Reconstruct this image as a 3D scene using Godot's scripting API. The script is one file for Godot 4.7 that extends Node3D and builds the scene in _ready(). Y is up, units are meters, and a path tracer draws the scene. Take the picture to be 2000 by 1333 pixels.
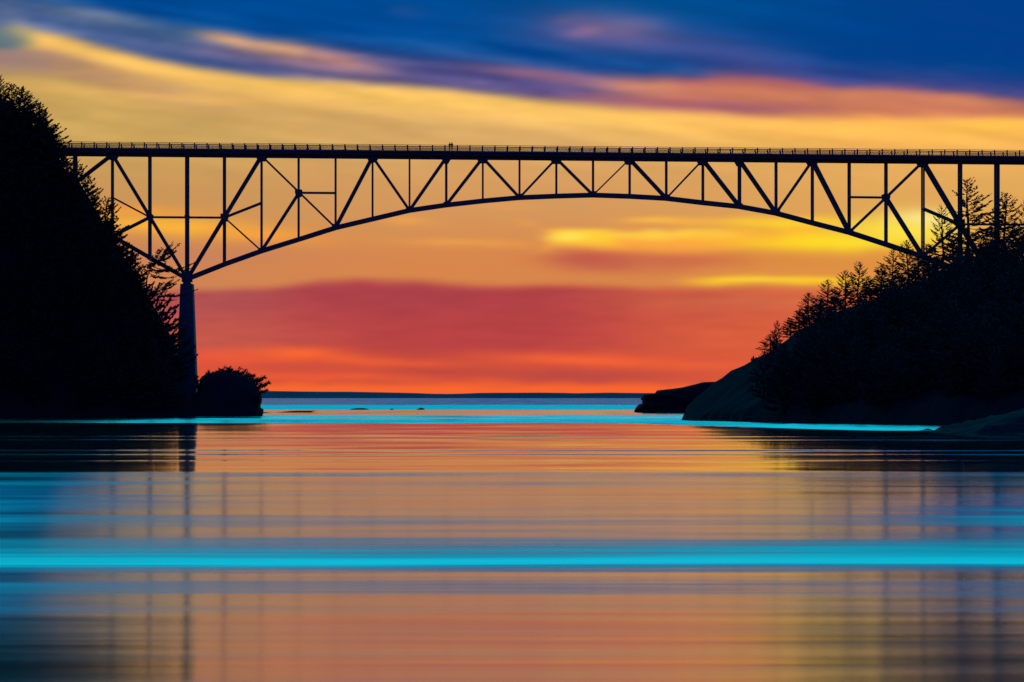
extends Node3D
# Sunset behind a steel cantilever bridge over a tidal pass.
# Scale: the bridge panels are 25 ft (7.62 m); the deck is about 55 m above the water.

const F := 9475.0            # focal length in photograph pixels (2000 px wide)
const HORIZON := 775.0       # row of the sea horizon
const EYE := 4.0             # eye height above the water
const SKY_GAIN := 2.2        # the sky texture stores radiance / SKY_GAIN

var pitch := atan((HORIZON - 666.5) / F)
var taken := {}
var mats := {}
var rng := RandomNumberGenerator.new()
var wob := FastNoiseLite.new()
var fine := FastNoiseLite.new()

# ------------------------------------------------------------------ helpers

func numbered(called: String) -> String:
	var n: int = taken.get(called, 0)
	taken[called] = n + 1
	return called if n == 0 else "%s_%03d" % [called, n]

func thing(called: String, label: String, category: String, where := Vector3.ZERO, group := "") -> Node3D:
	var o := Node3D.new()
	o.name = numbered(called)
	add_child(o)
	o.position = where
	o.set_meta("label", label)
	o.set_meta("category", category)
	if group != "":
		o.set_meta("group", group)
	return o

func part(called: String, mesh: Mesh, material: Material, parent: Node) -> MeshInstance3D:
	var o := MeshInstance3D.new()
	o.name = called
	o.mesh = mesh
	o.material_override = material
	parent.add_child(o, true)
	return o

func structure(called: String, mesh: Mesh, material: Material) -> MeshInstance3D:
	var o := part(numbered(called), mesh, material, self)
	o.set_meta("kind", "structure")
	return o

func at(px: float, py: float, d: float) -> Vector3:
	# the point d metres out (along -z) in the direction of a photograph pixel
	var r := Vector3((px - 1000.0) / F, (666.5 - py) / F, -1.0).rotated(Vector3.RIGHT, pitch)
	return Vector3(0, EYE, 0) + r * (d / -r.z)

func pix(p: Vector3) -> Vector2:
	var q := (p - Vector3(0, EYE, 0)).rotated(Vector3.RIGHT, -pitch)
	return Vector2(1000.0 + q.x / -q.z * F, 666.5 - q.y / -q.z * F)

func curve(points: Array, x: float) -> float:
	if x <= points[0][0]:
		return points[0][1]
	for i in range(1, points.size()):
		if x <= points[i][0]:
			var a = points[i - 1]
			var b = points[i]
			return lerpf(a[1], b[1], (x - a[0]) / (b[0] - a[0]))
	return points[points.size() - 1][1]

func smooth_curve(points: Array, x: float) -> float:
	if x <= points[0][0]:
		return points[0][1]
	var n := points.size()
	for i in range(1, n):
		if x <= points[i][0]:
			var a = points[i - 1]
			var b = points[i]
			var p = points[maxi(i - 2, 0)]
			var q = points[mini(i + 1, n - 1)]
			return cubic_interpolate(a[1], b[1], p[1], q[1], (x - a[0]) / (b[0] - a[0]))
	return points[n - 1][1]

func lin(r: float, g: float, b: float) -> Color:
	return Color(r, g, b).linear_to_srgb()

func mat(called: String, c: Color, rough: float, metal := 0.0) -> StandardMaterial3D:
	var m := StandardMaterial3D.new()
	m.resource_name = called
	m.albedo_color = c
	m.roughness = rough
	m.metallic = metal
	mats[called] = m
	return m

func speckle(called: String, a: Color, b: Color, freq: float, size: float, rough: float) -> StandardMaterial3D:
	var m := mat(called, Color.WHITE, rough)
	var n := FastNoiseLite.new()
	n.seed = called.hash() % 1000
	n.frequency = freq
	n.fractal_octaves = 5
	var t := NoiseTexture2D.new()
	t.width = 256
	t.height = 256
	t.seamless = true
	t.noise = n
	var g := Gradient.new()
	g.set_color(0, a)
	g.set_color(1, b)
	t.color_ramp = g
	m.albedo_texture = t
	m.uv1_triplanar = true
	m.uv1_world_triplanar = true
	m.uv1_scale = Vector3.ONE / size
	return m

# a straight bar of rectangular section between two points; w across (in the plane of the truss), d deep
func bar(st: SurfaceTool, a: Vector3, b: Vector3, w: float, d: float, across: Vector3) -> void:
	var along := (b - a).normalized()
	var deep := across.normalized()
	var side := along.cross(deep).normalized()
	var c: Array[Vector3] = []
	for e: Vector3 in [a, b]:
		for k in [[-1, -1], [1, -1], [1, 1], [-1, 1]]:
			c.append(e + side * (w * 0.5 * k[0]) + deep * (d * 0.5 * k[1]))
	for q in [[0, 1, 5, 4], [1, 2, 6, 5], [2, 3, 7, 6], [3, 0, 4, 7], [3, 2, 1, 0], [4, 5, 6, 7]]:
		for k in [0, 1, 2, 0, 2, 3]:
			st.add_vertex(c[q[k]])

func begin() -> SurfaceTool:
	var st := SurfaceTool.new()
	st.begin(Mesh.PRIMITIVE_TRIANGLES)
	st.set_smooth_group(-1)
	return st

func done(st: SurfaceTool) -> ArrayMesh:
	st.generate_normals()
	return st.commit()

func one_bar(a: Vector3, b: Vector3, w: float, d: float, across: Vector3) -> ArrayMesh:
	var st := begin()
	bar(st, a, b, w, d, across)
	return done(st)

# ------------------------------------------------------------------ sky

func hex(r: float, g: float, b: float) -> Vector3:
	return Vector3(r, g, b) / 255.0

func blob(x: float, y: float, cx: float, cy: float, rx: float, ry: float, slope := 0.0) -> float:
	var dx := (x - cx) / rx
	var dy := (y - cy - slope * (x - cx)) / ry
	var q := dx * dx + dy * dy
	return exp(-q * 1.2) if q < 6.0 else 0.0

# a cloud with a crisp upper rim and a soft underside
func shelf(x: float, y: float, x0: float, x1: float, top: float, deep: float, soft_x: float) -> float:
	var w := smoothstep(x0, x0 + soft_x, x) * (1.0 - smoothstep(x1 - soft_x, x1, x))
	return w * smoothstep(top - 4.0, top + 5.0, y) * (1.0 - smoothstep(top + deep * 0.45, top + deep, y))

const EDGE := [[-900.0, -60.0], [-200.0, 15.0], [40.0, 55.0], [120.0, 72.0], [200.0, 93.0], [300.0, 118.0], [400.0, 136.0], [500.0, 148.0], [650.0, 158.0], [850.0, 173.0], [1000.0, 188.0], [1150.0, 203.0], [1300.0, 216.0], [1500.0, 226.0], [1700.0, 232.0], [2000.0, 228.0], [2600.0, 215.0], [4000.0, 180.0]]
const RED_TOP := [[-900.0, 600.0], [380.0, 566.0], [500.0, 561.0], [600.0, 553.0], [700.0, 547.0], [800.0, 548.0], [900.0, 553.0], [1000.0, 556.0], [1300.0, 558.0], [1450.0, 562.0], [1650.0, 568.0], [2600.0, 600.0]]
const BLUE_LOW := [[-300.0, 20.0], [900.0, 120.0], [1050.0, 132.0], [1150.0, 142.0], [1300.0, 150.0], [1450.0, 141.0], [1550.0, 150.0], [1620.0, 163.0], [1800.0, 174.0], [2000.0, 194.0], [2600.0, 200.0]]

func three(x: float, a: Vector3, b: Vector3, c: Vector3) -> Vector3:
	# left, middle and right of the sunset
	if x < 1000.0:
		return a.lerp(b, smoothstep(100.0, 1000.0, x))
	return b.lerp(c, smoothstep(1000.0, 1850.0, x))

func sunset(x0: float, y0: float) -> Vector3:
	# the western sky, in photograph pixels (one pixel is 1 / 9475 rad), as display colour
	var n1 := wob.get_noise_2d(x0 * 0.35, y0 * 1.6)
	var n2 := wob.get_noise_2d(x0 * 0.9 + 500.0, y0 * 5.0)
	var n4 := fine.get_noise_2d(x0 * 0.22 + 300.0, (y0 - 0.13 * x0) * 2.3)
	var n3 := fine.get_noise_2d(x0 * 0.5, y0 * 6.0)
	var x := x0 + n1 * 40.0
	var y := y0 + n1 * 7.0 + n2 * 3.0
	# high blue air
	var c := hex(0, 74, 148).lerp(hex(0, 60, 132), smoothstep(1300.0, 1900.0, x))
	c = c.lerp(hex(0, 80, 146), 0.8 * blob(x, y, 1250, 0, 350, 60))
	var e := smooth_curve(EDGE, x) + n2 * 4.0
	var d := y - e
	# thin violet cloud over the lit edge
	c = c.lerp(three(x, hex(72, 96, 146), hex(92, 82, 138), hex(70, 72, 136)), smoothstep(-95.0, -30.0, d) * 0.95 * (1.0 - smoothstep(1000.0, 1500.0, x) * 0.5))
	c = c.lerp(hex(120, 128, 148), 0.75 * blob(x, y, 175, 32, 130, 15, 0.16))
	c = c.lerp(hex(92, 112, 146), 0.7 * blob(x, y, 300, 62, 170, 22, 0.2))
	c = c.lerp(hex(96, 112, 146), 0.8 * blob(x, y, 20, 22, 45, 30, 0.3))
	c = c.lerp(hex(150, 112, 128), 0.75 * blob(x, y, 640, 122, 150, 30, 0.17))
	c = c.lerp(hex(128, 104, 138), 0.7 * blob(x, y, 520, 112, 150, 16, 0.12))
	c = c.lerp(hex(205, 152, 112), 0.95 * blob(x, y, 455, 80, 75, 13, 0.2))
	c = c.lerp(hex(208, 155, 112), 0.9 * blob(x, y, 550, 97, 70, 17, 0.12))
	c = c.lerp(hex(190, 130, 115), 0.7 * blob(x, y, 660, 118, 90, 15, 0.18))
	c = c.lerp(hex(88, 84, 142), 0.85 * blob(x, y, 1180, 68, 190, 45, 0.08))
	c = c.lerp(hex(125, 108, 148), 0.8 * blob(x, y, 1210, 52, 90, 30, 0.1))
	c = c.lerp(hex(155, 112, 148), 0.8 * blob(x, y, 1132, 58, 36, 17))
	c = c.lerp(hex(84, 80, 142), 0.6 * blob(x, y, 1400, 100, 170, 40, 0.1))
	c = c.lerp(hex(50, 82, 150), 0.5 * blob(x, y, 805, 23, 40, 13))
	c = c.lerp(c + Vector3(0.14, 0.09, 0.05), clampf(n4 * 1.2, -0.5, 1.0) * smoothstep(-150.0, -40.0, d))
	# rose and salmon band on the right
	var low := smooth_curve(BLUE_LOW, x)
	var rose := smoothstep(low - 14.0, low + 16.0, y) * smoothstep(1080.0, 1330.0, x)
	c = c.lerp(hex(178, 98, 108).lerp(hex(206, 124, 92), smoothstep(low, low + 45.0, y)), rose)
	c = c.lerp(hex(84, 74, 140), 0.6 * smoothstep(low - 60.0, low - 5.0, y) * (1.0 - smoothstep(low - 5.0, low + 20.0, y)) * smoothstep(1300.0, 1500.0, x))
	c = c.lerp(hex(168, 106, 128), 0.8 * blob(x, y, 1060, 146, 190, 13, 0.12))
	c = c.lerp(hex(212, 138, 102), 0.9 * blob(x, y, 1260, 168, 110, 11, 0.03))
	c = c.lerp(hex(222, 142, 92), 0.7 * blob(x, y, 1700, 188, 150, 12, 0.06))
	c = c.lerp(hex(226, 146, 90), 0.6 * blob(x, y, 1900, 200, 120, 14, 0.08))
	c = c.lerp(hex(178, 106, 106), 0.7 * blob(x, y, 1450, 208, 180, 15, 0.04))
	c = c.lerp(hex(160, 88, 120), 0.6 * smoothstep(-34.0, -10.0, d) * smoothstep(950.0, 1200.0, x) * (1.0 - smoothstep(1400.0, 1700.0, x)))
	c = c.lerp(c * 1.10, n4)
	# gold below the edge
	var lit := three(x, hex(252, 196, 100), hex(255, 200, 102), hex(255, 186, 86))
	var tan_ := three(x, hex(204, 164, 92), hex(220, 171, 104), hex(236, 178, 96))
	var gold := lit.lerp(tan_, smoothstep(14.0, three(x, Vector3(64, 0, 0), Vector3(80, 0, 0), Vector3(110, 0, 0)).x, d))
	gold = gold.lerp(hex(186, 140, 108), 0.8 * smoothstep(20.0, 46.0, d) * (1.0 - smoothstep(64.0, 96.0, d)) * (1.0 - smoothstep(120.0, 620.0, x)))
	gold = gold.lerp(hex(236, 178, 96), 0.6 * blob(x, y, 420, 196, 330, 11, 0.06))
	gold = gold.lerp(hex(255, 196, 80), 0.8 * blob(x, y, 1960, 250, 130, 16))
	gold = gold.lerp(hex(236, 176, 92), 0.35 * n3)
	gold = gold * (1.0 + 0.10 * n4)
	# wedge of blue behind the first wisp, far left
	var wedge := (1.0 - smoothstep(20.0, 105.0, x + (108.0 - y) * 0.7)) * (1.0 - smoothstep(96.0, 118.0, y)) * smoothstep(20.0, 60.0, y)
	gold = gold.lerp(hex(48, 98, 136), 0.7 * wedge)
	gold = gold.lerp(hex(158, 128, 122), smoothstep(96.0, 116.0, y) * (1.0 - smoothstep(118.0, 165.0, y)) * (1.0 - smoothstep(20.0, 200.0, x)))
	c = c.lerp(gold, smoothstep(-13.0, 13.0, d) * (1.0 - (1.0 - smoothstep(0.0, 70.0, x + 30.0 + 0.5 * y)) * (1.0 - smoothstep(60.0, 130.0, y)) * smoothstep(-260.0, -60.0, x)))
	# lower air, down to the dark red bank
	if y > 240.0:
		var mid := three(x, hex(202, 150, 88), hex(214, 154, 94), hex(226, 168, 90))
		mid = mid.lerp(three(x, hex(206, 132, 86), hex(218, 136, 76), hex(226, 150, 68)), smoothstep(380.0, 520.0, y))
		c = c.lerp(mid, smoothstep(270.0, 390.0, y))
		c = c.lerp(hex(255, 182, 58), 0.95 * blob(x, y, 330, 442, 200, 20, 0.04))
		c = c.lerp(hex(255, 166, 60), 0.85 * blob(x, y, 520, 462, 120, 14, 0.06))
		c = c.lerp(hex(248, 160, 62), 0.85 * blob(x, y, 260, 414, 140, 9))
		c = c.lerp(hex(200, 130, 96), 0.6 * blob(x, y, 350, 500, 250, 16))
		c = c.lerp(hex(246, 168, 78), 0.8 * blob(x, y, 790, 431, 55, 8, 0.04))
		c = c.lerp(hex(246, 168, 76), 0.75 * blob(x, y, 890, 473, 130, 8, 0.03))
		c = c.lerp(hex(240, 164, 78), 0.6 * blob(x, y, 1000, 404, 45, 6))
		c = c.lerp(hex(244, 164, 76), 0.5 * blob(x, y, 1030, 438, 30, 6, 0.2))
		c = c.lerp(hex(236, 150, 70), 0.5 * blob(x, y, 1000, 475, 25, 6))
		# lit cumulus and its shadowed base
		var base := blob(x, y, 1180, 510, 95, 22)
		c = c.lerp(hex(190, 84, 76), 0.95 * base)
		c = c.lerp(hex(204, 104, 74), 0.85 * blob(x, y, 1330, 508, 190, 20))
		c = c.lerp(hex(222, 142, 66), 0.7 * blob(x, y, 1600, 510, 190, 24))
		var rim := 450.0 + 6.0 * sin(x * 0.011) + n2 * 6.0 + 26.0 * (1.0 - smoothstep(1035.0, 1085.0, x))
		c = c.lerp(hex(255, 168, 66), 0.95 * shelf(x, y, 1035, 1640, rim, 46, 60))
		c = c.lerp(hex(255, 190, 64), 0.8 * shelf(x, y, 1100, 1560, rim, 20, 90))
		c = c.lerp(hex(255, 214, 84), 0.8 * shelf(x, y, 1120, 1440, rim, 11, 60))
		c = c.lerp(hex(255, 206, 56), shelf(x, y, 1040, 1240, rim, 38, 70) * 0.95)
		c = c.lerp(hex(255, 236, 96), 0.9 * blob(x, y, 1108, 462, 40, 9))
		c = c.lerp(hex(255, 204, 70), 0.8 * blob(x, y, 1290, rim + 8.0, 80, 6))
		c = c.lerp(hex(246, 168, 76), 0.9 * shelf(x, y, 1190, 1700, 428.0 + n2 * 6.0, 16, 100))
		c = c.lerp(hex(255, 196, 70), 0.9 * blob(x, y, 1280, 432, 75, 5))
		c = c.lerp(hex(255, 214, 46), 0.95 * blob(x, y, 1540, 437, 150, 11))
		c = c.lerp(hex(255, 206, 40), 0.9 * blob(x, y, 1590, 470, 170, 22))
		c = c.lerp(hex(255, 222, 36), 0.95 * blob(x, y, 1650, 476, 170, 13))
		c = c.lerp(hex(255, 232, 70), 0.9 * blob(x, y, 1760, 452, 120, 32))
		c = c.lerp(hex(255, 240, 150), 0.8 * blob(x, y, 1815, 428, 60, 20))
		c = c.lerp(hex(232, 160, 66), 0.5 * blob(x, y, 1480, 452, 60, 10))
	if y > 520.0:
		var r := smooth_curve(RED_TOP, x) + n2 * 3.0
		var t := smoothstep(r - 9.0, r + 13.0, y)
		var bank := hex(178, 82, 82).lerp(hex(174, 66, 74), smoothstep(380.0, 720.0, x)).lerp(hex(178, 66, 70), smoothstep(800.0, 1050.0, x)).lerp(hex(204, 90, 68), smoothstep(1050.0, 1350.0, x)).lerp(hex(222, 112, 66), smoothstep(1350.0, 1750.0, x))
		bank = bank.lerp(hex(198, 88, 76).lerp(hex(186, 68, 68), smoothstep(420.0, 800.0, x)).lerp(hex(218, 94, 62), smoothstep(1000.0, 1450.0, x)), smoothstep(580.0, 660.0, y))
		bank = bank.lerp(hex(210, 120, 74), 0.4 * blob(x, y, 1430, 590, 200, 10))
		bank = bank.lerp(bank * 1.06, n3)
		c = c.lerp(bank, t)
		c = c.lerp(hex(255, 206, 40), shelf(x, y, 1280, 1760, 544.0 + n2 * 3.0, 17, 150))
		c = c.lerp(hex(255, 222, 60), 0.8 * blob(x, y, 1500, 549, 70, 4))
		# embers along the horizon
		c = c.lerp(three(x, hex(222, 84, 58), hex(208, 80, 60), hex(228, 98, 60)), smoothstep(672.0 + n1 * 14.0, 704.0, y))
		c = c.lerp(hex(255, 108, 48), 0.95 * blob(x, y, 590, 690, 110, 11, 0.02))
		c = c.lerp(hex(248, 100, 52), 0.8 * blob(x, y, 720, 706, 160, 9, 0.03))
		c = c.lerp(hex(244, 94, 58), 0.7 * blob(x, y, 450, 702, 90, 14))
		c = c.lerp(hex(184, 70, 66), 0.7 * blob(x, y, 800, 688, 120, 14, 0.04))
		c = c.lerp(hex(255, 104, 54), 0.9 * blob(x, y, 1130, 703, 190, 9, 0.03))
		c = c.lerp(hex(248, 102, 56), 0.6 * blob(x, y, 1380, 716, 140, 8))
		c = c.lerp(hex(204, 80, 62), 0.85 * blob(x, y, 560, 714, 130, 8))
		c = c.lerp(hex(186, 72, 62), 0.85 * blob(x, y, 850, 724, 130, 7, 0.03))
		c = c.lerp(hex(184, 74, 68), 0.85 * blob(x, y, 1120, 734, 190, 10, -0.01))
		c = c.lerp(hex(252, 100, 52), 0.85 * blob(x, y, 640, 737, 200, 7, 0.02))
		c = c.lerp(hex(196, 82, 62), 0.75 * blob(x, y, 690, 749, 170, 5, 0.01))
		c = c.lerp(hex(255, 106, 46), 0.9 * smoothstep(745.0, 757.0, y + n2 * 3.0))
	return c

func sky_color(az: float, el: float) -> Color:
	# azimuth (0 = towards the bridge) and elevation in radians -> radiance
	var x := 1000.0 + F * az
	var y := HORIZON - F * tan(clampf(el, -0.05, 1.2))
	var s := sunset(clampf(x, -6000.0, 8000.0), clampf(y, -200.0, 790.0))
	var c := Color(s.x, s.y, s.z).srgb_to_linear()
	var away := absf(az - 0.05)
	# clear evening air above the cloud, brighter towards the sunset, dark opposite to it
	var deg := rad_to_deg(el)
	var west := pow(0.5 + 0.5 * cos(az - 0.05), 1.6)
	var clear := Color(0.008, 1.05, 1.42).lerp(Color(0.012, 0.16, 0.32), smoothstep(15.0, 34.0, deg)).lerp(Color(0.010, 0.05, 0.14), smoothstep(34.0, 80.0, deg))
	var dusk := Color(0.012, 0.06, 0.42).lerp(Color(0.010, 0.045, 0.32), smoothstep(10.0, 70.0, deg))
	var high := dusk.lerp(clear, smoothstep(0.25, 0.95, west))
	c = c.lerp(high, smoothstep(6.5, 10.5, deg + 0.7 * wob.get_noise_2d(az * 900.0, el * 4000.0)))
	# the glow dies away to both sides and behind
	var side := Color(0.10, 0.075, 0.11).lerp(dusk, smoothstep(0.0, 12.0, deg)).lerp(dusk, smoothstep(1.2, 2.6, away))
	c = c.lerp(side, smoothstep(0.5, 1.3, away) * (1.0 - smoothstep(10.0, 15.0, deg)))
	return c

func build_sky() -> PanoramaSkyMaterial:
	wob.seed = 7
	wob.frequency = 0.01
	wob.fractal_octaves = 3
	fine.seed = 3
	fine.frequency = 0.012
	fine.fractal_octaves = 4
	const W := 4096
	const H := 4096
	var put := func(im: Image, i: int, j: int, c: Color) -> void:
		var k := 1.0 / SKY_GAIN
		im.set_pixel(i, j, Color(c.r * k, c.g * k, c.b * k).linear_to_srgb())
	# everywhere, coarsely
	var lw := 256
	var lh := 256
	var whole := Image.create(lw, lh, false, Image.FORMAT_RGB8)
	for j in lh:
		var el := (0.5 - (j + 0.5) / lh) * PI
		for i in lw:
			put.call(whole, i, j, sky_color(wrapf((i + 0.5) / lw * TAU, -PI, PI), maxf(el, 0.0)))
	whole.resize(W, H, Image.INTERPOLATE_BILINEAR)
	# finely round the sunset
	var w := 420
	var h := 290
	var near := Image.create(w, h, false, Image.FORMAT_RGB8)
	var i0 := -w / 2          # column 0 of a panorama faces -z
	var j0 := H / 2 - h + 4
	for j in h:
		var el := (0.5 - (j0 + j + 0.5) / H) * PI
		for i in w:
			put.call(near, i, j, sky_color((i0 + i + 0.5) / W * TAU, maxf(el, 0.0)))
	whole.blit_rect(near, Rect2i(0, 0, w / 2, h), Vector2i(W - w / 2, j0))
	whole.blit_rect(near, Rect2i(w / 2, 0, w / 2, h), Vector2i(0, j0))
	var m := PanoramaSkyMaterial.new()
	m.panorama = ImageTexture.create_from_image(whole)
	m.energy_multiplier = SKY_GAIN
	return m

# ------------------------------------------------------------------ water

# Ripples raised by current and breeze lie in bands across the pass. At so low a glance only their near faces show:
# [nearest metre, farthest metre, slope of those faces, roughness of the finer ripple on them]
const RIPPLES := [
	[0.0, 86.0, 0.001, 0.10], [86.0, 96.0, 0.003, 0.11], [96.0, 104.0, 0.009, 0.13], [104.0, 109.5, 0.003, 0.105], [109.5, 113.0, 0.011, 0.13], [113.0, 114.4, 0.026, 0.16],
	[114.4, 115.4, 0.066, 0.16], [115.4, 118.0, 0.086, 0.16], [118.0, 119.6, 0.064, 0.18], [119.6, 122.0, 0.040, 0.19], [122.0, 127.0, 0.024, 0.19], [127.0, 135.0, 0.013, 0.16], [135.0, 150.0, 0.006, 0.118], [150.0, 162.0, 0.009, 0.13], [162.0, 200.0, 0.005, 0.105],
	[200.0, 218.0, 0.005, 0.10], [218.0, 228.0, 0.010, 0.12], [228.0, 243.0, 0.006, 0.105], [243.0, 256.0, 0.012, 0.13], [256.0, 259.0, 0.008, 0.09],
	[259.0, 300.0, 0.0065, 0.055], [300.0, 303.0, 0.018, 0.08], [303.0, 332.0, 0.0065, 0.055], [332.0, 337.0, 0.03, 0.10], [337.0, 354.0, 0.0065, 0.055], [354.0, 362.0, 0.032, 0.10],
	[362.0, 444.0, 0.0065, 0.05], [444.0, 450.0, 0.024, 0.09], [450.0, 484.0, 0.006, 0.05], [484.0, 490.0, 0.026, 0.09], [490.0, 735.0, 0.006, 0.05], [735.0, 900.0, 0.09, 0.16],
	[900.0, 940.0, 0.01, 0.06], [940.0, 1060.0, 0.08, 0.16], [1060.0, 1480.0, 0.012, 0.09], [1480.0, 2350.0, 0.07, 0.14], [2350.0, 9000.0, 0.042, 0.11]]

# added long low swell, sloped so the near water mirrors lower, redder sky
func added_swell_height(d: float) -> float:
	if d >= 120.0 or d <= 10.0:
		return 0.0
	if d >= 60.0:
		return 0.00015 * (120.0 - d) * (120.0 - d)
	return 0.54 * smoothstep(10.0, 60.0, d) + 0.018 * (60.0 - d) * smoothstep(10.0, 60.0, d)

func water_mesh() -> ArrayMesh:
	var st := begin()
	var rows := [-300.0, 0.0, 10.0, 20.0, 30.0, 40.0, 46.0, 52.0, 56.0, 60.0, 64.0, 68.0, 72.0, 76.0, 80.0, 84.0, 88.0, 92.0, 96.0, 100.0, 104.0, 108.0, 112.0, 116.0, 120.0, 280.0, 800.0, 1600.0, 6000.0, 45000.0]
	var cols := [-20000.0, -300.0, 300.0, 20000.0]
	var v := func(d: float, x: float) -> void:
		var t := d / 280.0 * 0.5 if d <= 280.0 else (0.5 + (d - 280.0) / 1320.0 * 0.4 if d <= 1600.0 else 0.9 + (d - 1600.0) / 4400.0 * 0.1)
		st.set_uv(Vector2(x / 600.0 + 0.5, t))
		var slope := (added_swell_height(d + 0.2) - added_swell_height(d - 0.2)) / 0.4
		st.set_normal(Vector3(0, 1, slope).normalized())
		st.add_vertex(Vector3(x, added_swell_height(d), -d))
	for i in rows.size() - 1:
		for j in cols.size() - 1:
			for q in [[i, j], [i + 1, j], [i + 1, j + 1], [i, j], [i + 1, j + 1], [i, j + 1]]:
				v.call(rows[q[0]], cols[q[1]])
	st.generate_tangents()
	return st.commit()

const SIGN := 1.0

func water_material() -> StandardMaterial3D:
	var m := mat("sea_water", lin(0.002, 0.012, 0.020), 1.0)
	m.metallic_specular = 0.7
	const W := 256
	const H := 2048
	var streak := FastNoiseLite.new()
	streak.seed = 21
	streak.frequency = 0.02
	streak.fractal_octaves = 4
	var swell := FastNoiseLite.new()
	swell.seed = 5
	swell.frequency = 0.03
	swell.fractal_octaves = 3
	var rough := PackedByteArray()
	rough.resize(W * H)
	var tilt := PackedByteArray()
	tilt.resize(W * H * 3)
	var band := 0
	for j in H:
		var t := (j + 0.5) / H
		var d := t / 0.5 * 280.0 if t <= 0.5 else (280.0 + (t - 0.5) / 0.4 * 1320.0 if t <= 0.9 else 1600.0 + (t - 0.9) / 0.1 * 4400.0)
		var near := 1.0 - smoothstep(1300.0, 1550.0, d)
		for i in W:
			var x := ((i + 0.5) / W - 0.5) * 600.0
			# the bands wander a little across the pass
			var dd := d * (1.0 + near * 0.016 * streak.get_noise_2d(x * 0.5, d * 0.3) + near * 0.006 * streak.get_noise_2d(x * 1.6 + 40.0, d * 0.8)) + 0.35 * streak.get_noise_2d(x * 2.0, d * 9.0)
			# off the right-hand shore the rippled race lies nearer
			dd += 165.0 * smoothstep(12.0, 45.0, x) * smoothstep(470.0, 570.0, d) * (1.0 - smoothstep(750.0, 900.0, d))
			while band > 0 and dd < RIPPLES[band][0]:
				band -= 1
			while band < RIPPLES.size() - 1 and dd >= RIPPLES[band][1]:
				band += 1
			var slope: float = RIPPLES[band][2]
			var r: float = RIPPLES[band][3]
			var lo: float = RIPPLES[band][0]
			var hi: float = RIPPLES[band][1]
			var soft := minf(0.012 * dd, 0.3 * (hi - lo))
			if band < RIPPLES.size() - 1 and dd > hi - soft:
				var w := 0.5 * smoothstep(hi - soft, hi, dd)
				slope = lerpf(slope, RIPPLES[band + 1][2], w)
				r = lerpf(r, RIPPLES[band + 1][3], w)
			if band > 0 and dd < lo + soft:
				var w := 0.5 + 0.5 * smoothstep(lo, lo + soft, dd)
				slope = lerpf(RIPPLES[band - 1][2], slope, w)
				r = lerpf(RIPPLES[band - 1][3], r, w)
			var thin := streak.get_noise_2d(x * 2.2, d * 30.0 / (1.0 + d * 0.008))
			var broad := streak.get_noise_2d(x * 0.9 + 99.0, d * 3.0 / (1.0 + d * 0.004))
			# cat's paws: fine streaks of steeper ripple scattered through the half-rough water
			var paw := streak.get_noise_2d(x * 3.0 + 7.0, d * 62.0 / (1.0 + d * 0.006)) + 0.35 * broad
			var gust := clampf((slope - 0.004) / 0.024, 0.0, 0.8) if slope < 0.04 else 0.0
			slope *= 1.0 + near * (0.45 * thin + 0.35 * broad)
			slope += near * gust * 0.030 * smoothstep(0.0, 0.45, paw)
			slope += near * lerpf(0.007, 0.003, smoothstep(150.0, 300.0, d)) * swell.get_noise_2d(x * 1.5, d * 26.0 / (1.0 + d * 0.01))
			r *= 1.0 + 0.25 * thin
			# breezier lanes along both shores
			var lane := exp(-pow((x + 25.0) / 10.0, 2.0) - pow((d - 170.0) / 62.0, 2.0)) + 0.9 * exp(-pow((x - 21.0) / 7.0, 2.0) - pow((d - 150.0) / 45.0, 2.0)) + 0.8 * exp(-pow((x + 13.0) / 5.5, 2.0) - pow((d - 88.0) / 22.0, 2.0)) + 0.35 * exp(-pow((x - 11.0) / 3.0, 2.0) - pow((d - 84.0) / 20.0, 2.0))
			lane *= (1.0 - smoothstep(250.0, 262.0, dd)) * (1.0 + 0.4 * thin)
			slope += 0.046 * lane
			r += 0.035 * lane
			rough[j * W + i] = int(clampf(r, 0.02, 0.7) * 255.0)
			var k := (j * W + i) * 3
			tilt[k] = 128
			tilt[k + 1] = int(clampf(128.0 + SIGN * 127.0 * slope / 0.15, 0.0, 255.0))
			tilt[k + 2] = 255
	m.roughness_texture = ImageTexture.create_from_image(Image.create_from_data(W, H, false, Image.FORMAT_L8, rough))
	m.roughness_texture_channel = BaseMaterial3D.TEXTURE_CHANNEL_RED
	m.normal_enabled = true
	m.normal_texture = ImageTexture.create_from_image(Image.create_from_data(W, H, false, Image.FORMAT_RGB8, tilt))
	m.normal_scale = 0.15
	m.texture_repeat = false
	return m

# ------------------------------------------------------------------ land

const LEFT_GROUND := [[-700.0, 250.0], [-100.0, 262.0], [30.0, 285.0], [70.0, 305.0], [95.0, 350.0], [125.0, 400.0], [155.0, 450.0], [185.0, 500.0], [212.0, 550.0], [240.0, 600.0], [265.0, 645.0], [287.0, 690.0], [308.0, 730.0], [335.0, 752.0], [352.0, 764.0], [395.0, 790.0], [440.0, 812.0], [470.0, 830.0]]
const RIGHT_GROUND := [[1300.0, 835.0], [1325.0, 822.0], [1332.0, 810.0], [1345.0, 790.0], [1362.0, 774.0], [1395.0, 750.0], [1412.0, 738.0], [1432.0, 724.0], [1440.0, 722.0], [1470.0, 706.0], [1500.0, 690.0], [1540.0, 662.0], [1600.0, 626.0], [1700.0, 588.0], [1800.0, 552.0], [1900.0, 532.0], [2000.0, 522.0], [2120.0, 500.0], [2300.0, 380.0], [2450.0, 235.0], [2700.0, 215.0], [4000.0, 180.0]]
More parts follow.
